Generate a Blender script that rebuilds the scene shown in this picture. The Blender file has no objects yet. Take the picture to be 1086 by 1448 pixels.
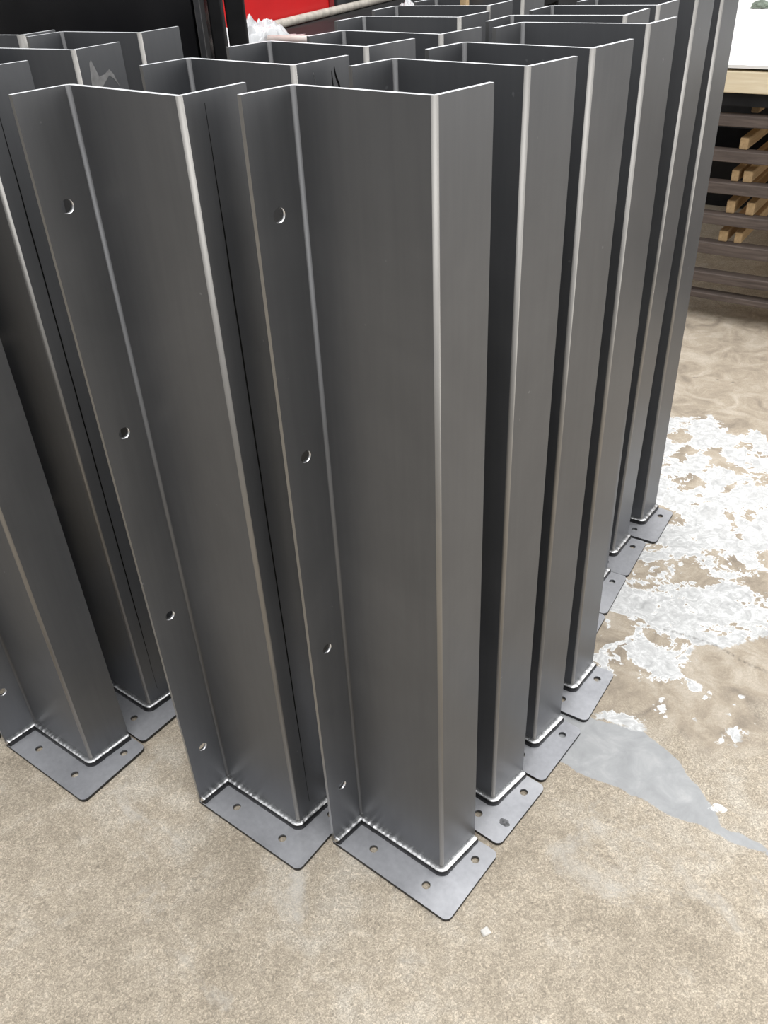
import bpy, bmesh, math, random
import numpy as np
from mathutils import Matrix, Vector, noise
random.seed(7)
scene = bpy.context.scene
COL = scene.collection

# ------------------------------------------------------------------ camera
F = 1207.889; PITCH = 0.6101; ROLL = -0.05681; CAMH = 1.49022
PX = 543 - 1.225; PY = 724 - 0.768
fw = np.array([0, math.cos(PITCH), -math.sin(PITCH)]); r0 = np.array([1, 0, 0.]); u0 = np.cross(r0, fw)
rt = math.cos(ROLL) * r0 + math.sin(ROLL) * u0
up = -math.sin(ROLL) * r0 + math.cos(ROLL) * u0
CPOS = np.array([0, 0, CAMH])
cd = bpy.data.cameras.new('camera'); cam = bpy.data.objects.new('camera', cd); COL.objects.link(cam)
cam.matrix_world = Matrix(((rt[0], up[0], -fw[0], 0), (rt[1], up[1], -fw[1], 0), (rt[2], up[2], -fw[2], CAMH), (0, 0, 0, 1)))
cd.sensor_fit = 'HORIZONTAL'; cd.sensor_width = 36; cd.lens = F * 36 / 1086
cd.shift_x = 1.225 / 1086; cd.shift_y = -0.768 / 1086
cd.clip_start = 0.02; cd.clip_end = 100
scene.camera = cam

def ray(x, y): return fw + rt * (x - PX) / F - up * (y - PY) / F
def at_z(x, y, z):
    d = ray(x, y); return CPOS + d * ((z - CAMH) / d[2])
def at_y(x, y, Y):
    d = ray(x, y); return CPOS + d * (Y / d[1])
def on_plane(x, y, p0, ang):
    n = np.array([-math.sin(ang), math.cos(ang), 0]); d = ray(x, y)
    t = ((np.array([p0[0], p0[1], 0]) - CPOS) @ n) / (d @ n); return CPOS + d * t

# ------------------------------------------------------------------ helpers
def tag(o, label=None, cat=None, group=None, kind=None):
    if label: o['label'] = label
    if cat: o['category'] = cat
    if group: o['group'] = group
    if kind: o['kind'] = kind
    return o
def obj(name, me, mats=None, parent=None, loc=None):
    if isinstance(me, bmesh.types.BMesh):
        bm = me; me = bpy.data.meshes.new(name); bm.to_mesh(me); bm.free()
    if mats:
        me.materials.clear()
        for m in (mats if isinstance(mats, (list, tuple)) else [mats]): me.materials.append(m)
    o = bpy.data.objects.new(name, me); COL.objects.link(o)
    if parent: o.parent = parent
    if loc is not None: o.location = loc
    return o
def empty(name, loc, rz=0):
    o = bpy.data.objects.new(name, None); COL.objects.link(o); o.location = loc; o.rotation_euler = (0, 0, rz); o.empty_display_size = .05
    return o
def add_box(bm, x0, x1, y0, y1, z0, z1, bev=0.0, mat=0, M=None):
    tb = bmesh.new()
    bmesh.ops.create_cube(tb, size=1)
    for v in tb.verts:
        v.co = Vector((x0 + (x1 - x0) * (v.co.x + .5), y0 + (y1 - y0) * (v.co.y + .5), z0 + (z1 - z0) * (v.co.z + .5)))
    if bev > 0:
        bmesh.ops.bevel(tb, geom=tb.edges[:], offset=bev, segments=2, affect='EDGES', profile=.5)
    merge(bm, tb, mat, M)
def merge(bm, tb, mat=None, M=None):
    mp = {}
    for v in tb.verts: mp[v] = bm.verts.new(M @ v.co if M else v.co)
    for f in tb.faces:
        try: nf = bm.faces.new([mp[v] for v in f.verts])
        except ValueError: continue
        nf.material_index = f.material_index if mat is None else mat; nf.smooth = f.smooth
    tb.free()
def tube(bm, pts, r, n=10, mat=0, cap=True):
    rings = []
    for i, p in enumerate(pts):
        p = Vector(p); a = Vector(pts[max(0, i - 1)]); b = Vector(pts[min(len(pts) - 1, i + 1)])
        t = (b - a).normalized(); s = t.orthogonal().normalized(); q = t.cross(s)
        rr = r[i] if isinstance(r, (list, tuple)) else r
        rings.append([bm.verts.new(p + (s * math.cos(k * 2 * math.pi / n) + q * math.sin(k * 2 * math.pi / n)) * rr) for k in range(n)])
    for A, B in zip(rings[:-1], rings[1:]):
        for k in range(n):
            f = bm.faces.new((A[k], A[(k + 1) % n], B[(k + 1) % n], B[k])); f.smooth = True; f.material_index = mat
    if cap:
        bm.faces.new(rings[0][::-1]); bm.faces.new(rings[-1])

# ------------------------------------------------------------------ materials
def mat(name):
    m = bpy.data.materials.new(name); m.use_nodes = True
    nt = m.node_tree; return m, nt, nt.nodes['Principled BSDF']
def N(nt, t, **kw):
    n = nt.nodes.new(t)
    for k, v in kw.items():
        if k in n.inputs: n.inputs[k].default_value = v
        else: setattr(n, k, v)
    return n
def noise_n(nt, scale, detail=4, rough=.5, vec=None, dist=0):
    n = N(nt, 'ShaderNodeTexNoise'); n.inputs['Scale'].default_value = scale; n.inputs['Detail'].default_value = detail
    n.inputs['Roughness'].default_value = rough; n.inputs['Distortion'].default_value = dist
    if vec is not None: nt.links.new(vec, n.inputs['Vector'])
    return n
def ramp(nt, fac, stops):
    r = N(nt, 'ShaderNodeValToRGB'); e = r.color_ramp.elements
    while len(e) < len(stops): e.new(.5)
    for x, (p, c) in zip(e, stops):
        x.position = p; x.color = (c, c, c, 1) if isinstance(c, (int, float)) else (*c, 1)
    nt.links.new(fac, r.inputs[0]); return r.outputs[0]
def mix(nt, fac, a, b, blend='MIX'):
    m = N(nt, 'ShaderNodeMix'); m.data_type = 'RGBA'; m.blend_type = blend
    for s, v in ((0, fac), (6, a), (7, b)):
        if hasattr(v, 'links') or hasattr(v, 'is_linked'): nt.links.new(v, m.inputs[s])
        else: m.inputs[s].default_value = v if isinstance(v, (int, float)) else (*v, 1)
    return m.outputs[2]
def math_n(nt, op, a, b=0.0, c=None):
    m = N(nt, 'ShaderNodeMath'); m.operation = op
    for i, v in enumerate((a, b, c)):
        if v is None: continue
        if hasattr(v, 'is_linked'): nt.links.new(v, m.inputs[i])
        else: m.inputs[i].default_value = v
    return m.outputs[0]
def bump(nt, b, h, strength=.2, dist=.002):
    n = N(nt, 'ShaderNodeBump'); n.inputs['Strength'].default_value = strength; n.inputs['Distance'].default_value = dist
    nt.links.new(h, n.inputs['Height']); nt.links.new(n.outputs[0], b.inputs['Normal'])
def simple(name, col, rough=.6, metal=0, var=.15, scale=20, bumpy=0, spec=.5):
    m, nt, b = mat(name)
    tc = N(nt, 'ShaderNodeTexCoord')
    n = noise_n(nt, scale, 5, .6, tc.outputs['Object'])
    lo = tuple(c * (1 - var) for c in col); hi = tuple(min(1, c * (1 + var)) for c in col)
    c = ramp(nt, n.outputs[0], [(.3, lo), (.7, hi)])
    nt.links.new(c, b.inputs['Base Color']); b.inputs['Roughness'].default_value = rough; b.inputs['Metallic'].default_value = metal
    b.inputs['Specular IOR Level'].default_value = spec
    if bumpy: bump(nt, b, n.outputs[0], bumpy, .004)
    return m

def steel_mat(name, c0, c1, rough0, rough1, metal=1.0):
    m, nt, b = mat(name)
    tc = N(nt, 'ShaderNodeTexCoord'); oi = N(nt, 'ShaderNodeObjectInfo')
    off = N(nt, 'ShaderNodeVectorMath'); off.operation = 'ADD'
    sc = N(nt, 'ShaderNodeVectorMath'); sc.operation = 'SCALE'; sc.inputs[0].default_value = (7.3, 5.1, 9.7)
    nt.links.new(oi.outputs['Random'], sc.inputs['Scale'])
    nt.links.new(tc.outputs['Object'], off.inputs[0]); nt.links.new(sc.outputs[0], off.inputs[1])
    big = noise_n(nt, 3.0, 5, .6, off.outputs[0], .6)
    mp = N(nt, 'ShaderNodeMapping'); mp.inputs['Scale'].default_value = (1, 1, .06); nt.links.new(off.outputs[0], mp.inputs['Vector'])
    streak = noise_n(nt, 90, 4, .6, mp.outputs[0])
    fine = noise_n(nt, 420, 2, .5, off.outputs[0])
    k = math_n(nt, 'MULTIPLY_ADD', streak.outputs[0], .25, math_n(nt, 'MULTIPLY', big.outputs[0], .75))
    c = ramp(nt, k, [(.3, c0), (.7, c1)])
    # scattered pale specks and scuffs on the mill scale
    sp = noise_n(nt, 60, 2, .5, off.outputs[0]); spm = ramp(nt, sp.outputs[0], [(.77, 0.), (.8, 1.)])
    c = mix(nt, math_n(nt, 'MULTIPLY', spm, .35), c, tuple(min(1, x * 2.2) for x in c1))
    nt.links.new(c, b.inputs['Base Color']); b.inputs['Metallic'].default_value = metal
    r = N(nt, 'ShaderNodeMapRange'); r.inputs['To Min'].default_value = rough0; r.inputs['To Max'].default_value = rough1
    nt.links.new(k, r.inputs[0]); nt.links.new(r.outputs[0], b.inputs['Roughness'])
    bump(nt, b, fine.outputs[0], .03, .001)
    return m
M_STEEL = steel_mat('mill_scale_steel', (.100, .104, .112), (.140, .144, .152), .36, .47, .62)
M_BEND = steel_mat('worn_bend_steel', (.215, .207, .195), (.30, .288, .27), .42, .52, .75)
M_INNER = steel_mat('inner_bend_steel', (.115, .115, .117), (.16, .16, .162), .5, .6, .5)
M_CUT = steel_mat('cut_steel_edge', (.82, .83, .85), (.93, .94, .96), .3, .4, .25)
M_FREE = steel_mat('sheared_side_edge', (.30, .30, .30), (.40, .40, .40), .30, .4)
M_PLATE = steel_mat('base_plate_steel', (.42, .425, .45), (.74, .745, .77), .36, .5, .75)
M_HOLE = steel_mat('drilled_hole_wall', (.75, .75, .76), (.9, .9, .9), .25, .35)
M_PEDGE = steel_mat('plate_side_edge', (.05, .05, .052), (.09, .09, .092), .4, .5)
def weld_mat():
    m, nt, b = mat('weld_bead_metal')
    tc = N(nt, 'ShaderNodeTexCoord'); n = noise_n(nt, 160, 4, .6, tc.outputs['Object'])
    c = ramp(nt, n.outputs[0], [(.32, (.42, .42, .42)), (.5, (.66, .66, .66)), (.7, (.86, .86, .86))])
    nt.links.new(c, b.inputs['Base Color']); b.inputs['Metallic'].default_value = 1; b.inputs['Roughness'].default_value = .32
    bump(nt, b, n.outputs[0], .35, .002); return m
M_WELD = weld_mat()
M_WELD_SHADE = simple('weld_bead_shade', (.045, .045, .047), .4, .9, .3, 60)  # near-black tone that paints shade onto the bead's lower side

# ------------------------------------------------------------------ the bent steel post
H = 1.3375; A_, B_, C_ = .07473, .19711, .09681; SKEW = -.0943
OV, DEP, T, PT = .06467, .17076, .0066, .008
HOLE_OFF = .0401; HOLE_Z = (.1473, .4988, .8678, 1.2019)
wv = Vector((1, 0)); dv = Vector((math.cos(math.pi / 2 + SKEW), math.sin(math.pi / 2 + SKEW)))
P2 = Vector((0, 0)); P1 = P2 - wv * B_; P0 = P1 - dv * A_; P3 = P2 + dv * C_
R1, R2 = .005, .006          # front-side bend radii (concave, convex)

def arc_pts(corner, din, dout, r, n):
    ang = math.acos(max(-1, min(1, din.dot(dout)))); tl = r * math.tan(ang / 2)
    s = corner - din * tl
    turn = 1 if din.x * dout.y - din.y * dout.x > 0 else -1
    nin = Vector((-din.y, din.x)) * turn; c = s + nin * r
    res = []
    for i in range(n + 1):
        a = ang * i / n * turn
        v = (s - c); v = Vector((v.x * math.cos(a) - v.y * math.sin(a), v.x * math.sin(a) + v.y * math.cos(a)))
        t = Vector((din.x * math.cos(a) - din.y * math.sin(a), din.x * math.sin(a) + din.y * math.cos(a)))
        res.append((c + v, t))
    return res
def front_path(n=6):
    """points and tangents of the front face of the section, with zone ids 0 flange,1 bend,2 web,3 bend,4 flange"""
    a1 = arc_pts(P1, dv, wv, R1, n); a2 = arc_pts(P2, wv, dv, R2, n)
    pts = [(P0, dv)] + a1 + a2 + [(P3, dv)]
    zones = [0] + [1] * n + [2] + [3] * n + [4]
    return pts, zones

def curve_plate(loops, thick):
    """flat plate with holes from closed 2D loops, returned as bmesh centred on z=0"""
    cu = bpy.data.curves.new('tmp', 'CURVE'); cu.dimensions = '2D'; cu.fill_mode = 'BOTH'; cu.extrude = thick / 2
    for lp in loops:
        s = cu.splines.new('POLY'); s.points.add(len(lp) - 1); s.use_cyclic_u = True
        for p, q in zip(s.points, lp): p.co = (q[0], q[1], 0, 1)
    o = bpy.data.objects.new('tmp', cu); COL.objects.link(o)
    dg = bpy.context.evaluated_depsgraph_get(); me = bpy.data.meshes.new_from_object(o.evaluated_get(dg))
    bpy.data.objects.remove(o); bpy.data.curves.remove(cu)
    bm = bmesh.new(); bm.from_mesh(me); bpy.data.meshes.remove(me)
    bmesh.ops.remove_doubles(bm, verts=bm.verts[:], dist=1e-5)
    bmesh.ops.recalc_face_normals(bm, faces=bm.faces[:])
    for f in bm.faces: f.smooth = False
    return bm
def circle(cx, cy, r, n=28, rx=None): return [(cx + (rx or r) * math.cos(2 * math.pi * k / n), cy + r * math.sin(2 * math.pi * k / n)) for k in range(n)]

def profile_mesh():
    pts, zones = front_path()
    z0, z1 = PT, H
    bm = bmesh.new()
    fr = [p for p, t in pts]; bk = [p + Vector((-t.y, t.x)) * T for p, t in pts]
    nlev = 2
    # everything from the first bend on: strips; the drilled flange (zone 0) is made apart
    def V(p, z): return bm.verts.new((p.x, p.y, z))
    for i in range(1, len(pts) - 1):
        zmat = {1: 5, 3: 1}.get(zones[i], 0)
        a, b, c, d = fr[i], fr[i + 1], bk[i], bk[i + 1]
        def quad(p, q, m, rev, smooth):
            vs = [V(p, z0), V(q, z0), V(q, z1), V(p, z1)]
            f = bm.faces.new(vs[::-1] if rev else vs); f.material_index = m; f.smooth = smooth
        quad(a, b, zmat, False, zones[i] in (1, 3)); quad(c, d, {5: 1, 1: 5}.get(zmat, 0), True, zones[i] in (1, 3))
        f = bm.faces.new([V(a, z1), V(b, z1), V(d, z1), V(c, z1)]); f.material_index = 2
        f = bm.faces.new([V(a, z0), V(c, z0), V(d, z0), V(b, z0)]); f.material_index = 0
    e = len(pts) - 1
    f = bm.faces.new([V(fr[e], z0), V(bk[e], z0), V(bk[e], z1), V(fr[e], z1)]); f.material_index = 3
    # drilled flange: local u along dv from P0, v = z
    L = (fr[1] - P0).length
    loops = [[(0, z0), (L, z0), (L, z1), (0, z1)]]
    for z in HOLE_Z: loops.append(circle(A_ - HOLE_OFF, z, .0092))
    fb = curve_plate(loops, T)
    nrm = Vector((-dv.y, dv.x))
    for v in fb.verts:
        u, zz, w = v.co.x, v.co.y, v.co.z
        p = P0 + dv * u + nrm * (T / 2 + w)
        v.co = Vector((p.x, p.y, zz))
    bmesh.ops.recalc_face_normals(fb, faces=fb.faces[:])
    for f in fb.faces:
        n = f.normal
        flat = abs(n.x * nrm.x + n.y * nrm.y) > .9
        if flat: f.material_index = 0
        else:
            zs = [v.co.z for v in f.verts]
            if min(zs) > z1 - 1e-4: f.material_index = 2
            elif max(zs) - min(zs) > .5: f.material_index = 3
            elif max(zs) < z0 + 1e-4: f.material_index = 0
            else: f.material_index = 4; f.smooth = True
    merge(bm, fb)
    bmesh.ops.remove_doubles(bm, verts=bm.verts[:], dist=2e-5)
    me = bpy.data.meshes.new('profile'); bm.to_mesh(me); bm.free()
    for m in (M_STEEL, M_BEND, M_CUT, M_FREE, M_HOLE, M_INNER): me.materials.append(m)
    return me

dp = Vector((0, 1))
PLX0 = P1.x - .013            # the plate's left end sits just under the drilled flange
PLY0 = -(A_ - .00198) - .002; PLX1 = OV; PLY1 = PLY0 + DEP
def plate_mesh():
    r = .013
    def rc(cx, cy, a0, rr, n=6): return [(cx + rr * math.cos(a0 + math.pi / 2 * k / n), cy + rr * math.sin(a0 + math.pi / 2 * k / n)) for k in range(n + 1)]
    out = rc(PLX0 + .003, PLY0 + .003, math.pi, .003) + rc(PLX1 - r, PLY0 + r, -math.pi / 2, r) + rc(PLX1 - r, PLY1 - r, 0, r) + rc(PLX0 + .003, PLY1 - .003, math.pi / 2, .003)
    q = [P1 + wv * .0635 - dp * .0402, P1 + wv * .189 - dp * .0402, P2 + wv * .0362 + dp * .0578, P1 + wv * .06 + dp * .055]
    bm = curve_plate([out] + [circle(p.x, p.y, .0082) for p in q], PT - .0004)
    for v in bm.verts: v.co.z += PT / 2
    for f in bm.faces:
        if abs(f.normal.z) > .5: f.material_index = 0; continue
        c = f.calc_center_median()
        inner = any((Vector((c.x, c.y)) - p).length < .0095 for p in q)
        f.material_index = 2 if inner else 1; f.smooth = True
    me = bpy.data.meshes.new('base_plate'); bm.to_mesh(me); bm.free()
    for m in (M_PLATE, M_PEDGE, M_STEEL): me.materials.append(m)
    return me

def weld_mesh():
    pts, zones = front_path(8)
    # resample the path finely
    S = []
    for (p, t), (q, u) in zip(pts[:-1], pts[1:]):
        n = max(1, int((q - p).length / .0016))
        for k in range(n):
            a = k / n; S.append((p.lerp(q, a), t.lerp(u, a).normalized()))
    S.append(pts[-1])
    bm = bmesh.new(); rings = []
    NS = 9; cum = 0; prev = S[0][0]
    for i, (p, t) in enumerate(S):
        cum += (p - prev).length; prev = p
        n = Vector((t.y, -t.x))
        end = min(i, len(S) - 1 - i) * .0016
        e = min(1, math.sqrt(max(0, end / .006)) + .25)
        rip = 1 + .07 * noise.noise(Vector((p.x * 110, p.y * 110, 3.1)))
        ring = []
        for k in range(NS):
            a = math.radians(-12 + 114 * k / (NS - 1))
            leg = .0122 * e * rip
            u = leg * max(0, math.cos(a)) ** .55 if math.cos(a) > 0 else -.0006
            z = leg * 1.1 * (math.sin(a) ** .6 if math.sin(a) > 0 else -.1)
            ring.append(bm.verts.new((p.x + n.x * u, p.y + n.y * u, PT + z)))
        rings.append(ring)
    for A, B in zip(rings[:-1], rings[1:]):
        for k in range(NS - 1):
            f = bm.faces.new((A[k], B[k], B[k + 1], A[k + 1])); f.smooth = True; f.material_index = 1 if k < 4 else 0  # lower faces take the painted shade
    bm.faces.new(rings[0]); bm.faces.new(rings[-1][::-1])
    bmesh.ops.recalc_face_normals(bm, faces=bm.faces[:])
    me = bpy.data.meshes.new('weld_bead'); bm.to_mesh(me); bm.free(); me.materials.append(M_WELD); me.materials.append(M_WELD_SHADE)
    return me
ME_PROF, ME_PLATE, ME_WELD = profile_mesh(), plate_mesh(), weld_mesh()

POSTS = {
'R0': (0.0725, 0.9271, -0.7022, 0.0026, 0.0115, -0.0005),
'R1': (0.18875, 1.0734, -0.7266, 0.0045, 0.0092, 0.0011),
'R2': (0.29695, 1.2131, -0.705, 0.0017, -0.0016, 0.0001),
'R3': (0.41261, 1.3647, -0.6143, 0.0021, 0.0049, 0.0067),
'R4': (0.44327, 1.5598, -0.5732, -0.0099, -0.0084, 0.0017),
'R5': (0.53592, 1.706, -0.5676, -0.0056, -0.0037, -0.0006),
'R6': (0.62959, 1.8503, -0.5676, 0.011, -0.0055, -0.0064),
'R7': (0.7475, 1.9892, -0.5886, 0, 0, 0),
'L0': (-0.2034, 1.0441, -0.6739, 0.0038, -0.0062, -0.0016),
'L1': (-0.084031, 1.1886, -0.7059, 0.0027, 0.0033, 0.0024),
'L2': (0.012325, 1.336, -0.7491, 0.0003, -0.0001, 0.0021),
'L3': (0.13043, 1.4711, -0.713, -0.0012, -0.0013, -0.0019),
'L4': (0.1784, 1.6753, -0.5954, 0.0004, 0.0009, 0.0006),
'L5': (0.25305, 1.8464, -0.5304, -0.001, -0.0019, 0.0017),
'L6': (0.34153, 1.9946, -0.54, 0, 0, 0),
'M0': (-0.6623, 1.229, -0.654, -0.0004, 0.0005, 0),
'M1': (-0.56503, 1.3781, -0.6803, 0.0046, 0.0007, -0.0027),
'M2': (-0.44694, 1.5406, -0.54, -0.0011, -0.0005, -0.0018),
'M3': (-0.3874, 1.7584, -0.5549, -0.0003, 0.0001, -0.0026),
'N0': (-1, 1.29, -0.65, 0, 0, 0),
'N3': (-0.72014, 1.6449, -0.5, 0, 0, 0),
'N4': (-0.7915, 1.9076, 2.6582, 0, 0, 0),
}
LAB = {
'R0': 'dark steel Z-section post nearest the viewer, foremost in the right row, standing alone in front',
'R1': 'dark steel Z-section post second from front in right row, dark scuff on its base plate',
'R2': 'dark steel Z-section post third from front in right row, plate at grey floor patch',
'R3': 'dark steel Z-section post fourth from front in right row, plate beside white floor paint',
'R4': 'dark steel Z-section post fifth in right row, set back left, mostly hidden',
'R5': 'dark steel Z-section post sixth in right row, top end behind the set-back post',
'R6': 'dark steel Z-section post next to last in right row, base weld showing',
'R7': 'dark steel Z-section post last in right row, nearest the timber rack',
'L0': 'dark steel Z-section post foremost in middle row, black line down its right flange',
'L1': 'dark steel Z-section post second in middle row, scratched flange top behind the foremost',
'L2': 'dark steel Z-section post third from front in middle row, only its top showing',
'L3': 'dark steel Z-section post fourth from front in middle row, only its top showing',
'L4': 'dark steel Z-section post fifth from front in middle row, only its top showing',
'L5': 'dark steel Z-section post sixth in middle row, directly in front of the wooden stake',
'L6': 'dark steel Z-section post last in middle row, directly behind the wooden stake',
'M0': 'dark steel Z-section post at left edge with three-hole base plate in full view',
'M1': 'dark steel Z-section post second in left row, black line down its narrow flange',
'M2': 'dark steel Z-section post third in left row, pale smear on its flange top',
'M3': 'dark steel Z-section post last in left row, before the black cabinet',
'N0': 'dark steel Z-section post at far left, only a base plate corner showing',
'N3': 'dark steel Z-section post behind the left row, its top cut by the left edge',
'N4': 'dark steel Z-section post hindmost at left, top edge against the black cabinet',
}
GRP = {'R': 'steel posts in the right row', 'L': 'steel posts in the middle row', 'M': 'steel posts in the left row', 'N': 'steel posts beyond the left row'}
M_STAIN = simple('dried_smear', (.25, .25, .25), .5, .5, .2, 80)
M_LINE = simple('black_line', (.004, .004, .004), .8, 0, .2, 30, 0, .1)  # flat black for thin lines and scratches on the flanges
FU = Vector((dv.y, -dv.x))            # outward normal of the plain flange
def on_flange(u, z, h): q = P2 + dv * u + FU * h; return Vector((q.x, q.y, z))
def line_mesh(u0, z_top, wdt):  # thin black strip down the flange, tapering at both ends
    bm = bmesh.new(); n = 60; prev = None
    for i in range(n + 1):
        z = .05 + (z_top - .05) * i / n; k = min(1, (z - .05) / .3, (z_top - z) / .25 + .12)
        a = u0 + .0006 * noise.noise(Vector((z * 14, u0, 0))); w = wdt * max(.12, k)
        cur = [bm.verts.new(on_flange(a - w / 2, z, .00005)), bm.verts.new(on_flange(a - w / 2, z, .0004)), bm.verts.new(on_flange(a + w / 2, z, .0004)), bm.verts.new(on_flange(a + w / 2, z, .00005))]
        if prev:
            for q in range(3): bm.faces.new((prev[q], prev[q + 1], cur[q + 1], cur[q]))
        prev = cur
    bmesh.ops.recalc_face_normals(bm, faces=bm.faces[:]); return bm
def smear_mesh(outl):
    bm = bmesh.new(); lo = [bm.verts.new(on_flange(u, H + z, .00005)) for u, z in outl]; hi = [bm.verts.new(on_flange(u, H + z, .0004)) for u, z in outl]
    bm.faces.new(hi)
    for i in range(len(lo)):
        k = (i + 1) % len(lo); bm.faces.new((lo[i], lo[k], hi[k], hi[i]))
    bmesh.ops.recalc_face_normals(bm, faces=bm.faces[:]); bmesh.ops.triangulate(bm, faces=bm.faces[:]); return bm
SMEAR = [(.026, -.022), (.022, -.05), (.022, -.075), (.025, -.098), (.027, -.10), (.028, -.08), (.033, -.066), (.044, -.058), (.06, -.045), (.068, -.05), (.078, -.064), (.070, -.044), (.063, -.036), (.052, -.042), (.04, -.044), (.034, -.028), (.030, -.018)]
for k, (x, y, th, tx, ty, dz) in POSTS.items():
    root = empty('steel_post', (x, y, .0006), th)
    tag(root, LAB[k], 'steel post', GRP[k[0]])
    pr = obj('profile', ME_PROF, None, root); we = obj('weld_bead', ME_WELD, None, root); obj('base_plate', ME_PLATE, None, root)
    # lean of the sheet, measured in world axes, turned into the post's own axes
    c, s = math.cos(-th), math.sin(-th); lx, ly = tx * c - ty * s, tx * s + ty * c
    pr.rotation_euler = (-ly, lx, 0); pr.scale = (1, 1, 1 + dz / H)
    if k in ('L0', 'M1'):
        sm = obj('flange_line', line_mesh(.034 if k == 'L0' else .030, H - .012, .0023), M_LINE, pr); tag(sm, 'thin black line running down the flange')
    if k == 'R1':
        P = at_z(713, 1163, PT); dx, dy = P[0] - x, P[1] - y; cx, cy = dx * c - dy * s, dx * s + dy * c
        bm = bmesh.new(); n = 22; lo, hi = [], []
        for i in range(n):
            a = 2 * math.pi * i / n; r = 1 + .35 * noise.noise(Vector((math.cos(a) * 1.7, math.sin(a) * 1.7, 4)))
            X, Y = cx + .011 * r * math.cos(a), cy + .0085 * r * math.sin(a)
            lo.append(bm.verts.new((X, Y, PT - .0001))); hi.append(bm.verts.new((X, Y, PT + .0003)))
        bm.faces.new(hi)
        for i in range(n): bm.faces.new((lo[i], lo[(i + 1) % n], hi[(i + 1) % n], hi[i]))
        sc_ = obj('scuff', bm, simple('dark_scuff', (.19, .19, .195), .5, .7, .5, 200), root); tag(sc_, 'dark scuff mark on the plate corner')
    if k == 'L1':
        for u0, za, zb, wd_, mt in ((.032, -.012, -.075, .0012, M_WELD), (.062, -.014, -.105, .0016, M_LINE), (.071, -.010, -.055, .0022, M_LINE)):
            bm = bmesh.new(); n = 24; prev = None
            for i in range(n + 1):
                t = i / n; a = u0 + .010 * t + .0035 * noise.noise(Vector((t * 4, u0 * 90, 0))); w = wd_ * (.35 + math.sin(math.pi * min(.97, t + .03)))
                z = H + za + (zb - za) * t
                cur = [bm.verts.new(on_flange(a - w / 2, z, .0004)), bm.verts.new(on_flange(a + w / 2, z, .0004))]
                if prev: bm.faces.new((prev[0], prev[1], cur[1], cur[0]))
                prev = cur
            bmesh.ops.solidify(bm, geom=bm.faces[:], thickness=.0003)
            obj('scratch', bm, mt, pr)
    if k == 'M2':
        sm = obj('smear', smear_mesh(SMEAR), M_STAIN, pr); tag(sm, 'pale dried smear near the flange top')

# ------------------------------------------------------------------ floor
def sdf(px, py, poly):
    """signed distance, positive inside"""
    poly = np.array(poly); d = np.full(px.shape, 1e9); ins = np.zeros(px.shape, bool)
    for a, b in zip(poly, np.roll(poly, -1, 0)):
        e = b - a; wx, wy = px - a[0], py - a[1]
        t = np.clip((wx * e[0] + wy * e[1]) / (e @ e + 1e-12), 0, 1)
        d = np.minimum(d, (wx - e[0] * t) ** 2 + (wy - e[1] * t) ** 2)
        c = ((a[1] > py) != (b[1] > py)) & (px < (b[0] - a[0]) * (py - a[1]) / (b[1] - a[1] + 1e-15) + a[0])
        ins ^= c
    d = np.sqrt(d); return np.where(ins, d, -d)
def line_d(px, py, pl):
    d = np.full(px.shape, 1e9); pl = np.array(pl)
    for a, b in zip(pl[:-1], pl[1:]):
        e = b - a; wx, wy = px - a[0], py - a[1]; t = np.clip((wx * e[0] + wy * e[1]) / (e @ e), 0, 1)
        d = np.minimum(d, (wx - e[0] * t) ** 2 + (wy - e[1] * t) ** 2)
    return np.sqrt(d)
fl = lambda L: [tuple(at_z(x, y, 0)[:2]) for x, y in L]
PAINT = [fl([(800, 585), (905, 585), (960, 592), (985, 590), (1005, 588), (1035, 612), (1060, 602), (1120, 606), (1120, 880), (1060, 903), (1023, 913), (990, 908), (972, 916), (980, 938), (968, 952), (992, 975), (1018, 985), (1050, 990), (1072, 1022), (1052, 1022), (1030, 1002), (1000, 990), (967, 979), (925, 972), (893, 962), (880, 982), (860, 972), (835, 930), (800, 900)]),
         fl([(878, 988), (900, 985), (913, 990), (922, 996), (926, 985), (944, 983), (940, 996), (949, 1003), (942, 1020), (920, 1015), (905, 1010), (884, 1006)]),
         fl([(850, 1012), (872, 1006), (892, 1010), (908, 1030), (893, 1027), (868, 1018)]),
         fl([(1015, 1108), (1040, 1110), (1036, 1132), (1024, 1140), (1015, 1150), (1008, 1142), (1020, 1130)]),
         fl([(966, 1002), (976, 1002), (977, 1011), (967, 1012)]), fl([(1020, 1048), (1034, 1040), (1047, 1028), (1050, 1036), (1038, 1048)])]
PATCH = fl([(780, 1000), (828, 1012), (861, 1022), (900, 1030), (927, 1048), (956, 1068), (973, 1098), (992, 1117), (1012, 1144), (1019, 1170), (1055, 1183), (1078, 1196), (1110, 1214), (1110, 1222), (1071, 1203), (1045, 1194), (1002, 1173), (940, 1150), (907, 1130), (861, 1109), (828, 1099), (792, 1078), (740, 1050)])
SMOOTH = fl([(800, 440), (1300, 440), (1300, 1000), (1086, 1010), (1086, 1050), (1010, 1075), (960, 1050), (900, 1020), (820, 1010), (800, 900)])
xs = np.concatenate([np.linspace(-9, -1.4, 12)[:-1], np.linspace(-1.4, .25, 60)[:-1], np.linspace(.25, 1.75, 168)[:-1], np.linspace(1.75, 9, 20)])
ys = np.concatenate([np.linspace(-6, .2, 12)[:-1], np.linspace(.2, .75, 20)[:-1], np.linspace(.75, 2.7, 218)[:-1], np.linspace(2.7, 3.8, 40)[:-1], np.linspace(3.8, 10, 20)])
XX, YY = np.meshgrid(xs, ys); nx, ny = len(xs), len(ys)
co = np.stack([XX, YY, np.zeros_like(XX)], -1).reshape(-1, 3)
px_, py_ = co[:, 0], co[:, 1]
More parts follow.
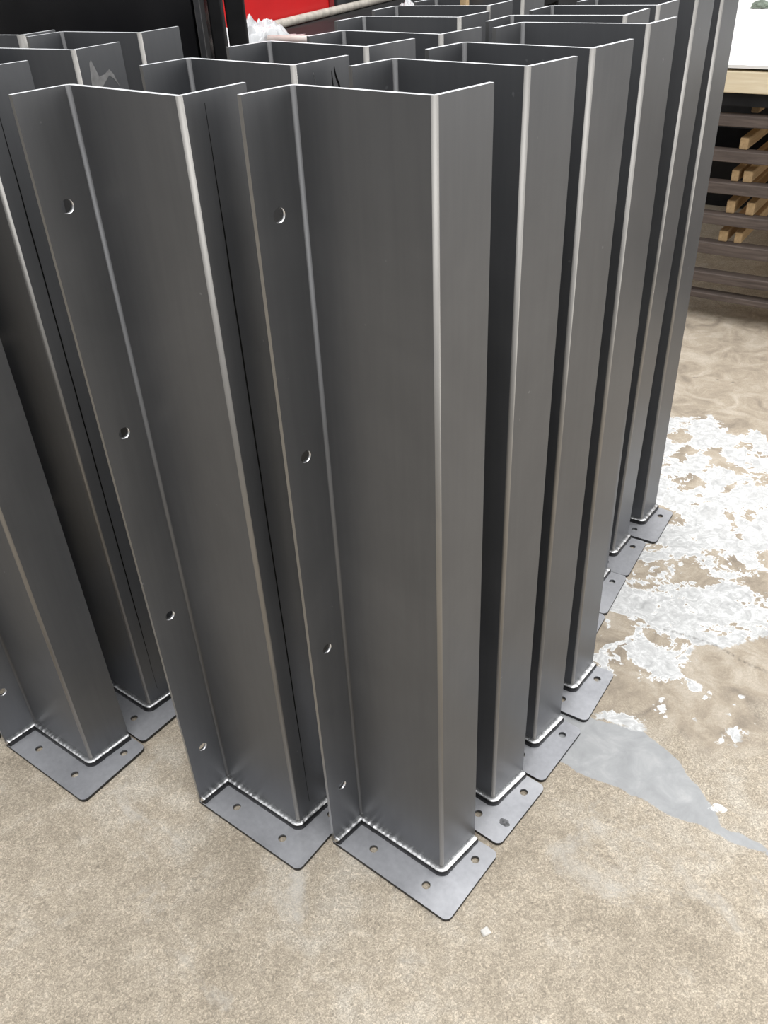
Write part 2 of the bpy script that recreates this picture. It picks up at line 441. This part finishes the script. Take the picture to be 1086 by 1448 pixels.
sp = np.max([sdf(px_, py_, p) for p in PAINT], 0); sg = sdf(px_, py_, PATCH); ss = sdf(px_, py_, SMOOTH)
cr = np.minimum(line_d(px_, py_, fl([(940, 890), (985, 903), (1014, 913), (1050, 935), (1086, 951), (1200, 1010)])), line_d(px_, py_, fl([(930, 529), (962, 532), (1010, 536), (1050, 543), (1086, 546), (1200, 556)])))
me = bpy.data.meshes.new('floor')
faces = [(j * nx + i, j * nx + i + 1, (j + 1) * nx + i + 1, (j + 1) * nx + i) for j in range(ny - 1) for i in range(nx - 1)]
me.from_pydata(co.tolist(), [], faces)
for nm, arr in (('paint', sp), ('patch', sg), ('smooth', ss), ('crack', cr)):
    at = me.attributes.new(nm, 'FLOAT', 'POINT'); at.data.foreach_set('value', np.clip(arr, -2, 2).astype(np.float32))
def floor_mat():
    m, nt, b = mat('worn_concrete')
    tc = N(nt, 'ShaderNodeTexCoord'); V = tc.outputs['Object']
    def attr(n):
        a = N(nt, 'ShaderNodeAttribute'); a.attribute_name = n; return a.outputs['Fac']
    L = nt.links
    big = noise_n(nt, 2.2, 5, .6, V, .5); mid = noise_n(nt, 14, 5, .65, V, .4)
    fine = noise_n(nt, 105, 4, .65, V, 2.2); grit = noise_n(nt, 420, 3, .6, V, .8)
    k = math_n(nt, 'MULTIPLY_ADD', mid.outputs[0], .45, math_n(nt, 'MULTIPLY', big.outputs[0], .55))
    tan = ramp(nt, k, [(.34, (.30, .255, .195)), (.5, (.40, .345, .27)), (.66, (.50, .455, .385))])
    # exposed sand grains
    g = ramp(nt, fine.outputs[0], [(.32, .70), (.5, 1.), (.64, 1.42)])
    g2 = ramp(nt, grit.outputs[0], [(.3, .72), (.5, 1.), (.72, 1.35)])
    tanr = mix(nt, 1., mix(nt, 1., tan, g, 'MULTIPLY'), g2, 'MULTIPLY')
    # pale worn blotches
    bl = noise_n(nt, 3.4, 6, .7, V, 1.); blm = ramp(nt, bl.outputs[0], [(.58, 0.), (.72, .55)])
    tanr = mix(nt, blm, tanr, (.56, .54, .50))
    # smoother, browner concrete under and around the old paint
    sm = noise_n(nt, 9, 6, .6, V, 1.2)
    smc = ramp(nt, sm.outputs[0], [(.3, (.25, .21, .165)), (.5, (.39, .33, .255)), (.68, (.50, .44, .36))])
    smc = mix(nt, .35, smc, mix(nt, 1., smc, g, 'MULTIPLY'))
    edge = math_n(nt, 'ADD', attr('smooth'), math_n(nt, 'MULTIPLY', math_n(nt, 'SUBTRACT', mid.outputs[0], .5), .25))
    fs = N(nt, 'ShaderNodeMapRange'); fs.inputs['From Min'].default_value = -.02; fs.inputs['From Max'].default_value = .05; L.new(edge, fs.inputs[0])
    col = mix(nt, fs.outputs[0], tanr, smc)
    # grey trowelled patch
    pm = noise_n(nt, 18, 6, .65, V, .8)
    pc = ramp(nt, pm.outputs[0], [(.3, (.32, .325, .328)), (.55, (.39, .395, .397)), (.75, (.49, .49, .485))])
    pe = math_n(nt, 'ADD', attr('patch'), math_n(nt, 'MULTIPLY', math_n(nt, 'SUBTRACT', mid.outputs[0], .5), .03))
    fp = N(nt, 'ShaderNodeMapRange'); fp.inputs['From Min'].default_value = -.001; fp.inputs['From Max'].default_value = .002; L.new(pe, fp.inputs[0])
    col = mix(nt, fp.outputs[0], col, pc)
    # flaking white paint
    h1 = noise_n(nt, 8.5, 7, .6, V, .7); h2 = noise_n(nt, 55, 4, .6, V, .6); h0 = noise_n(nt, 6.5, 3, .5, V, .4)
    inner = math_n(nt, 'MINIMUM', math_n(nt, 'MULTIPLY', attr('paint'), 1.4), .075)
    s = math_n(nt, 'ADD', inner, math_n(nt, 'MULTIPLY', math_n(nt, 'SUBTRACT', h1.outputs[0], .5), .95))
    s = math_n(nt, 'ADD', s, math_n(nt, 'MULTIPLY', math_n(nt, 'SUBTRACT', h2.outputs[0], .5), .32))
    s = math_n(nt, 'ADD', s, math_n(nt, 'MULTIPLY', math_n(nt, 'SUBTRACT', h0.outputs[0], .5), .8))
    s = math_n(nt, 'SUBTRACT', s, .02)
    # limit to the old painted area
    lim = N(nt, 'ShaderNodeMapRange'); lim.inputs['From Min'].default_value = -.012; lim.inputs['From Max'].default_value = -.004
    L.new(math_n(nt, 'ADD', attr('paint'), math_n(nt, 'MULTIPLY', math_n(nt, 'SUBTRACT', h2.outputs[0], .5), .05)), lim.inputs[0])
    fm = N(nt, 'ShaderNodeMapRange'); fm.inputs['From Min'].default_value = 0; fm.inputs['From Max'].default_value = .02; L.new(s, fm.inputs[0])
    fpnt = math_n(nt, 'MULTIPLY', fm.outputs[0], lim.outputs[0])
    wn = noise_n(nt, 30, 5, .7, V, 1.5)
    wc = ramp(nt, wn.outputs[0], [(.3, (.40, .40, .395)), (.5, (.56, .56, .55)), (.64, (.74, .74, .73))])
    rim = N(nt, 'ShaderNodeMapRange'); rim.inputs['From Min'].default_value = .02; rim.inputs['From Max'].default_value = .055; rim.inputs['To Min'].default_value = .85; rim.inputs['To Max'].default_value = 0; L.new(s, rim.inputs[0])
    wc = mix(nt, rim.outputs[0], wc, (.86, .86, .85))
    col = mix(nt, fpnt, col, wc)
    # crack
    ck = math_n(nt, 'ADD', attr('crack'), math_n(nt, 'MULTIPLY', math_n(nt, 'SUBTRACT', h2.outputs[0], .5), .012))
    ckm = N(nt, 'ShaderNodeMapRange'); ckm.inputs['From Min'].default_value = .0; ckm.inputs['From Max'].default_value = .006
    ckm.inputs['To Min'].default_value = .7; ckm.inputs['To Max'].default_value = 0; L.new(ck, ckm.inputs[0])
    col = mix(nt, ckm.outputs[0], col, (.10, .09, .075))
    L.new(col, b.inputs['Base Color'])
    r = mix(nt, fp.outputs[0], (.75,) * 3, (.55,) * 3); r2 = mix(nt, fs.outputs[0], r, (.6,) * 3)
    L.new(r2, b.inputs['Roughness']); b.inputs['Specular IOR Level'].default_value = .3
    hh = math_n(nt, 'ADD', math_n(nt, 'MULTIPLY', fine.outputs[0], .6), math_n(nt, 'MULTIPLY', fpnt, .5))
    bump(nt, b, hh, .25, .002)
    return m
o = obj('floor', me, floor_mat()); tag(o, kind='structure')

# ------------------------------------------------------------------ other materials
M_BLACK = simple('glossy_black_paint', (.006, .006, .007), .22, 0, .5, 4, 0, .5)
M_BLACKM = simple('matt_black_steel', (.012, .012, .013), .6, 0, .4, 10, 0, .25)
M_RED = simple('red_enamel', (.62, .012, .014), .35, 0, .06, 3)
M_BAR = simple('dirty_pale_bar', (.52, .48, .42), .5, 0, .25, 25)
M_FILM = simple('white_plastic_film', (.60, .61, .62), .25, 0, .15, 12, .3)
M_PIPE = simple('pale_plastic_pipe', (.66, .63, .58), .4, 0, .1, 20)
M_DARKWALL = simple('dark_sheet_wall', (.03, .03, .032), .7, 0, .3, 3)
def wood(name, c0, c1, ax=(1, 14, 14)):
    m, nt, b = mat(name); tc = N(nt, 'ShaderNodeTexCoord')
    mp = N(nt, 'ShaderNodeMapping'); mp.inputs['Scale'].default_value = ax; nt.links.new(tc.outputs['Object'], mp.inputs['Vector'])
    n = noise_n(nt, 6, 6, .65, mp.outputs[0], .6)
    c = ramp(nt, n.outputs[0], [(.3, c0), (.7, c1)]); nt.links.new(c, b.inputs['Base Color']); b.inputs['Roughness'].default_value = .75
    bump(nt, b, n.outputs[0], .2, .003); return m
M_DWOOD = wood('old_dark_timber', (.060, .045, .038), (.135, .105, .09))
M_TAN = wood('yellow_pine', (.42, .27, .13), (.62, .44, .24), (14, 1, 14))
M_PALE = wood('pale_plywood_edge', (.74, .62, .42), (.86, .76, .56))
M_WSHEET = simple('white_wrapped_board', (.84, .83, .80), .5, 0, .05, 6, .25)
M_GREEN = simple('dull_green_rag', (.16, .19, .15), .8, 0, .4, 30, .4)

# ------------------------------------------------------------------ timber rack on the right
RA = -.62; FP = np.array([1.497, 3.358])
ca, sa = math.cos(RA), math.sin(RA)
def rack_local(P): v = np.array(P[:2]) - FP; return v[0] * ca + v[1] * sa, -v[0] * sa + v[1] * ca
rack = empty('timber_rack', (FP[0], FP[1], 0), RA)
tag(rack, 'rack of dark timber rails on black uprights at the right, under white boards', 'rack')
S0, S1, DR = -.40, 1.9, 3.1
RZ = [(.770, .808), (.643, .684), (.524, .566), (.404, .444), (.284, .330), (.168, .206), (.096, .120)]
for z0, z1 in RZ:
    bm = bmesh.new(); add_box(bm, S0 + random.uniform(-.01, .01), S1, .0, .06, z0, z1, .003); obj('rail', bm, M_DWOOD, rack)
    bm = bmesh.new(); add_box(bm, S0, S1, DR - .06, DR, z0, z1, .003); obj('rail', bm, M_DWOOD, rack)
for s in (S0 - .06, S1):
    for y in (.0, DR - .06):
        bm = bmesh.new(); add_box(bm, s, s + .06, y, y + .06, 0, .886, .003); obj('upright', bm, M_BLACKM, rack)
for s in (S0 - .06, S1):
    bm = bmesh.new(); add_box(bm, s, s + .06, .06, DR - .06, .80, .86, .003); obj('side_beam', bm, M_BLACKM, rack)
for y in (0.0, DR - .06):
    bm = bmesh.new(); add_box(bm, S0, S1, y + .012, y + .048, .838, .886, .003); obj('side_beam', bm, M_BLACKM, rack)
# loose pine battens lying on the rails, running back into the rack
bat = [(205, 1052, 1), (252, 1039, 2), (242, 1059, 2), (295, 1033, 3), (296, 1061, 3), (338, 1022, 4), (331, 1045, 4), (162, 1064, 0)]
BL = {0: 'pine batten lying highest in the timber rack', 1: 'pine batten on the second rail of the timber rack', }
names_b = ['yellow pine batten on the second rail down of the timber rack',
           'yellow pine batten on the third rail down, left of the pair',
           'yellow pine batten on the third rail down, right of the pair',
           'yellow pine batten on the fourth rail down, left of the pair',
           'yellow pine batten on the fourth rail down, right of the pair',
           'yellow pine batten on the fifth rail down, left of the pair',
           'yellow pine batten on the fifth rail down, right of the pair',
           'yellow pine batten on the topmost rail of the timber rack']
for (y, x, lev), lb in zip(bat, names_b):
    zt = RZ[lev][1]
    P = on_plane(x, y, FP + np.array([-sa, ca]) * .04, RA); s = rack_local(P)[0]
    bm = bmesh.new(); wdt = random.uniform(.028, .036)
    add_box(bm, -wdt / 2, wdt / 2, .04 if lev == 0 else 0, DR - .12, 0, random.uniform(.042, .05), .004)
    q = (FP[0] + s * ca - .035 * sa, FP[1] + s * sa + .035 * ca, zt + .0006)
    b = obj('pine_batten', bm, M_TAN); b.location = q; b.rotation_euler = (0, 0, RA + random.uniform(-.003, .003))
    tag(b, lb, 'timber batten', 'pine battens in the rack')
# pale board and the white wrapped board on top
bm = bmesh.new(); add_box(bm, -.93, S1 + .06, -.01, DR, .8866, .959, .004)
bo = obj('plywood_slab', bm, M_PALE); bo.location = (FP[0], FP[1], 0); bo.rotation_euler = (0, 0, RA)
tag(bo, 'thick pale plywood slab lying on the rack under the white board', 'plywood slab')
bm = bmesh.new()
for y in (.04, DR * .5, DR - .08): add_box(bm, S0, S1, y, y + .04, .9594, .9684, .001)
bo = obj('spacer_strips', bm, M_BLACKM); bo.location = (FP[0], FP[1], 0); bo.rotation_euler = (0, 0, RA)
tag(bo, 'thin black spacer strips between pale plywood slab and white board', 'spacer')
bm = bmesh.new()
NX, NY = 70, 60
gv = []
for j in range(NY + 1):
    for i in range(NX + 1):
        u, v = i / NX, j / NY; X = -.95 + (S1 + 1.0) * u; Y = -.012 + (DR + .012) * v
        z = .978 + .006 * abs(noise.noise(Vector((X * 5, Y * 16, 1)))) + .004 * noise.noise(Vector((X * 18, Y * 30, 5)))
        gv.append(bm.verts.new((X, Y, z)))
W = NX + 1
for j in range(NY):
    for i in range(NX):
        f = bm.faces.new((gv[j * W + i], gv[j * W + i + 1], gv[(j + 1) * W + i + 1], gv[(j + 1) * W + i])); f.smooth = True
bd = [gv[i] for i in range(W)] + [gv[j * W + NX] for j in range(1, NY + 1)] + [gv[NY * W + i] for i in range(NX - 1, -1, -1)] + [gv[j * W] for j in range(NY - 1, 0, -1)]
lowr = [bm.verts.new((v.co.x, v.co.y, .969)) for v in bd]
for i in range(len(bd)):
    k = (i + 1) % len(bd); bm.faces.new((bd[i], lowr[i], lowr[k], bd[k]))
bm.faces.new(lowr[::-1]); bmesh.ops.recalc_face_normals(bm, faces=bm.faces[:])
bo = obj('white_board', bm, M_WSHEET); bo.location = (FP[0], FP[1], 0); bo.rotation_euler = (0, 0, RA)
tag(bo, 'white wrinkled wrapped board lying on top of the timber rack', 'board')
# scrap on it
s, d = rack_local(at_z(1076, 10, .985))
bm = bmesh.new(); bmesh.ops.create_icosphere(bm, subdivisions=3, radius=1)
for v in bm.verts:
    q = 1 + .35 * noise.noise(v.co * 2.3); v.co = Vector((v.co.x * .045 * q, v.co.y * .05 * q, max(-.2, v.co.z) * .028 * q))
bo = obj('rag', bm, M_GREEN); bo.location = (FP[0] + s * ca - d * sa, FP[1] + s * sa + d * ca, .989)
tag(bo, 'small dull green scrap lying on the white board', 'rag')

# ------------------------------------------------------------------ things behind the posts
def boxed(name, x0, x1, y0, y1, z0, z1, m, bev, parent=None): 
    bm = bmesh.new(); add_box(bm, x0, x1, y0, y1, z0, z1, bev); return obj(name, bm, m, parent)
cab = empty('black_cabinet', (-.355, 2.3, 0), .0)
tag(cab, 'large glossy black steel cabinet behind the left rows of posts', 'cabinet')
boxed('body', -1.9, -.012, .02, .40, 0, 2.1, M_BLACK, .006, cab)
boxed('door', -1.86, -.955, 0, .022, .06, 2.04, M_BLACK, .004, cab)
boxed('door', -.945, -.02, 0, .022, .06, 2.04, M_BLACK, .004, cab)
boxed('corner_trim', -.014, .0, -.012, .06, 0, 2.1, simple('scuffed_dark_edge', (.10, .10, .105), .3, .8, .4, 15), .002, cab)
p = at_y(308, 45, 2.42)
c2 = empty('black_column', (p[0], 2.42, 0), 0); tag(c2, 'black square steel column beside the black cabinet', 'column')
boxed('shaft', -.017, .017, 0, .04, .008, 2.1, M_BLACKM, .004, c2); boxed('foot_plate', -.018, .02, -.03, .06, 0, .008, M_BLACKM, .002, c2)
p = at_y(334, 30, 2.62)
c3 = empty('black_upright', (p[0], 2.62, 0), .05); tag(c3, 'thin black steel upright in front of white film and red panel', 'upright')
boxed('shaft', -.026, .026, 0, .03, .008, 2.1, M_BLACKM, .004, c3); boxed('foot_plate', -.03, .03, -.02, .05, 0, .008, M_BLACKM, .002, c3)

BZ = 1.03
Pa = at_z(366, 42, BZ + .02); Pb = at_z(545, -2, BZ + .02)
ba = math.atan2(Pb[1] - Pa[1], Pb[0] - Pa[0]); L = math.hypot(Pb[0] - Pa[0], Pb[1] - Pa[1])
bed = empty('steel_bench', (Pa[0], Pa[1], 0), ba); tag(bed, 'long black steel bench behind the posts carrying a red panel', 'bench')
boxed('bench_top', -1.3, L + .9, -.95, .35, BZ - .06, BZ, M_BLACKM, .004, bed)
for sx in (-1.25, L + .8):
    for sy in (-.9, .28): boxed('leg', sx, sx + .06, sy, sy + .06, 0, BZ - .06, M_BLACKM, .003, bed)
bm = bmesh.new(); tube(bm, [(-.05, 0, 0), (L * .3, .0, .001), (L * .7, 0, 0), (L + .6, 0, 0)], .021, 12)
ob = obj('pale_bar', bm, M_BAR); ob.location = (Pa[0], Pa[1], BZ + .022); ob.rotation_euler = (0, 0, ba)
tag(ob, 'long dirty pale round bar lying along the foot of the red panel', 'bar')
# red panel: real box standing on the bench behind the bar
def bench_s(px, py):
    P = on_plane(px, py, (Pa[0] - math.sin(ba) * .05, Pa[1] + math.cos(ba) * .05), ba); return (P[0] - Pa[0]) * math.cos(ba) + (P[1] - Pa[1]) * math.sin(ba)
s1 = bench_s(472, 8)
red = empty('red_cabinet', (Pa[0], Pa[1], BZ), ba); tag(red, 'bright red enamelled cabinet standing behind the pale bar', 'cabinet')
boxed('body', -1.2, s1, .06, .34, .0005, .9, M_RED, .004, red)
boxed('edge_trim', s1 - .045, s1 + .012, .05, .062, .002, .9, simple('dark_red_trim', (.22, .01, .012), .4, 0, .1), .002, red)
gr = empty('grey_machine', (Pa[0] + math.cos(ba) * (s1 + .1), Pa[1] + math.sin(ba) * (s1 + .1), BZ), ba); tag(gr, 'dark grey machine housing standing right of the red cabinet', 'machine')
boxed('housing', 0, 1.6, .07, .34, .0005, .8, simple('dark_grey_casting', (.05, .052, .055), .5, .3, .3, 8), .01, gr)
boxed('panel_frame', .1, .7, .05, .072, .06, .7, M_BLACKM, .006, gr)
# crumpled film
def film(name, c, sx, sy, h, lab, seed, rz=0):
    bm = bmesh.new(); n = 44; g = []
    for j in range(n + 1):
        for i in range(n + 1):
            u, v = i / n * 2 - 1, j / n * 2 - 1
            f = max(0, 1 - (u * u + v * v)) ** .5
            q = Vector((u * 2.2, v * 2.2, seed))
            z = h * f * (.45 + .8 * abs(noise.noise(q)) + .5 * abs(noise.noise(q * 2.7)))
            g.append(bm.verts.new((u * sx * (1 + .15 * noise.noise(q * 1.3)), v * sy * (1 + .15 * noise.noise(q * 1.7)), z)))
    w = n + 1
    for j in range(n):
        for i in range(n): bm.faces.new((g[j * w + i], g[j * w + i + 1], g[(j + 1) * w + i + 1], g[(j + 1) * w + i]))
    o = obj(name, bm, M_FILM); o.location = c; o.rotation_euler = (0, 0, rz); tag(o, lab, 'plastic film'); return o
q = at_z(316, 50, BZ + .03); film('plastic_film', (q[0] + math.sin(ba) * .14, q[1] - math.cos(ba) * .14, BZ + .001), .30, .12, .10, 'crumpled white plastic film behind the black upright', 2.3, ba)
# pale pipe end on the bench
qa = at_z(380, 55, BZ + .02); qb = at_z(475, 56, BZ + .02)
bm = bmesh.new(); tube(bm, [qa - qa, (qb - qa) * .5, qb - qa], .017, 14)
ob = obj('pale_pipe', bm, M_PIPE); ob.location = (qa[0], qa[1], BZ + .018); tag(ob, 'short pale pipe lying on the black bench below the plastic film', 'pipe')
q = at_z(576, 6, BZ + .03); film('plastic_scrap', (q[0], q[1], BZ + .001), .05, .06, .05, 'small white plastic scrap on the bench behind the middle row', 6.1)
# wooden stake standing between two posts of the middle row
x, y, th = POSTS['L6'][:3]
c6 = Vector((x, y)) + Vector((-math.sin(th), math.cos(th))) * -.030
q = on_plane(657, 5, c6, th)
st = boxed('wooden_stake', -.0075, .0075, -.0075, .0075, PT + .002, 1.42, M_TAN, .002); st.location = (q[0], q[1], 0); st.rotation_euler = (0, 0, th)
tag(st, 'thin wooden stake standing between the last two posts of the middle row', 'stake')
# added dark block behind the rack, blackens the gaps between its rails
bx = empty('added_dark_block', (FP[0] - sa * 3.25 - ca * .3, FP[1] + ca * 3.25 - sa * .3, 0), RA); tag(bx, 'dark block added behind the timber rack to blacken its gaps', 'machine')
boxed('body', -1.6, 1.6, .0, .8, .1, .9, M_BLACKM, .01, bx); boxed('added_block_foot', -1.5, 1.5, .05, .7, 0, .1, M_BLACKM, .005, bx)
cr_ = empty('added_shade_crate', (FP[0] - sa * 1.7 - ca * .55, FP[1] + ca * 1.7 - sa * .55, 0), RA); tag(cr_, 'low dark crate added beneath the timber rack to darken its gaps', 'crate')  # crate added to darken the low gaps of the rack
for args in ((-.5, .5, 0, .02, .03, .31), (-.5, .5, .58, .6, .03, .31), (-.5, -.48, .02, .58, .03, .31), (.48, .5, .02, .58, .03, .31)): boxed('added_crate_side', *args, M_BLACKM, .002, cr_)
boxed('added_crate_base', -.5, .5, 0, .6, 0, .03, M_BLACKM, .002, cr_)
# chip of mortar and thin flake on the floor
q = at_z(687, 1319, 0); bm = bmesh.new()
add_box(bm, -.008, .008, -.0065, .0065, 0, .006, .0018)
for v in bm.verts: v.co += Vector((noise.noise(v.co * 90), noise.noise(v.co * 110 + Vector((3, 1, 0))), 0)) * .003
ob = obj('mortar_chip', bm, simple('pale_mortar', (.66, .64, .60), .8, 0, .2, 60)); ob.location = (q[0], q[1], .0003); ob.rotation_euler = (0, 0, .5)
tag(ob, 'small pale chip lying on the floor in front of the foremost post', 'chip')
# back wall of the hall
bm = bmesh.new(); add_box(bm, -9, 9, 9.6, 9.8, 0, 1.7); tag(obj('wall_back', bm, M_DARKWALL), kind='structure')

# ------------------------------------------------------------------ light
wd = bpy.data.worlds.new('world'); scene.world = wd; wd.use_nodes = True
nt = wd.node_tree; bg = nt.nodes['Background']
tc = N(nt, 'ShaderNodeTexCoord'); sx = N(nt, 'ShaderNodeSeparateXYZ'); nt.links.new(tc.outputs['Generated'], sx.inputs[0])
c = ramp(nt, math_n(nt, 'MULTIPLY_ADD', sx.outputs['Z'], .5, .5), [(.45, (.30, .295, .29)), (.58, (.55, .55, .55)), (.8, (1.0, 1.01, 1.03)), (1., (1.2, 1.21, 1.23))])
nt.links.new(c, bg.inputs['Color']); bg.inputs['Strength'].default_value = 1.0
def area(name, loc, target, sx, sy, power, col=(1, 1, 1)):
    l = bpy.data.lights.new(name, 'AREA'); l.shape = 'RECTANGLE'; l.size = sx; l.size_y = sy; l.energy = power; l.color = col
    o = bpy.data.objects.new(name, l); COL.objects.link(o); o.location = loc
    o.rotation_euler = (Vector(target) - Vector(loc)).to_track_quat('-Z', 'Y').to_euler(); return o
area('hall_door_daylight', (6.5, .2, 2.6), (.6, 1.3, .4), 4.5, 4.0, 155, (1, .985, .96))
area('roof_light', (.5, -1.5, 6.5), (.3, 1.2, 0), 7, 2.0, 260)
area('roof_light', (1.0, 3.5, 6.5), (.8, 3.0, 0), 7, 2.0, 260)

vs = scene.view_settings; vs.view_transform = 'Standard'; vs.look = 'None'; vs.exposure = 0; vs.gamma = 1; vs.use_curve_mapping = False
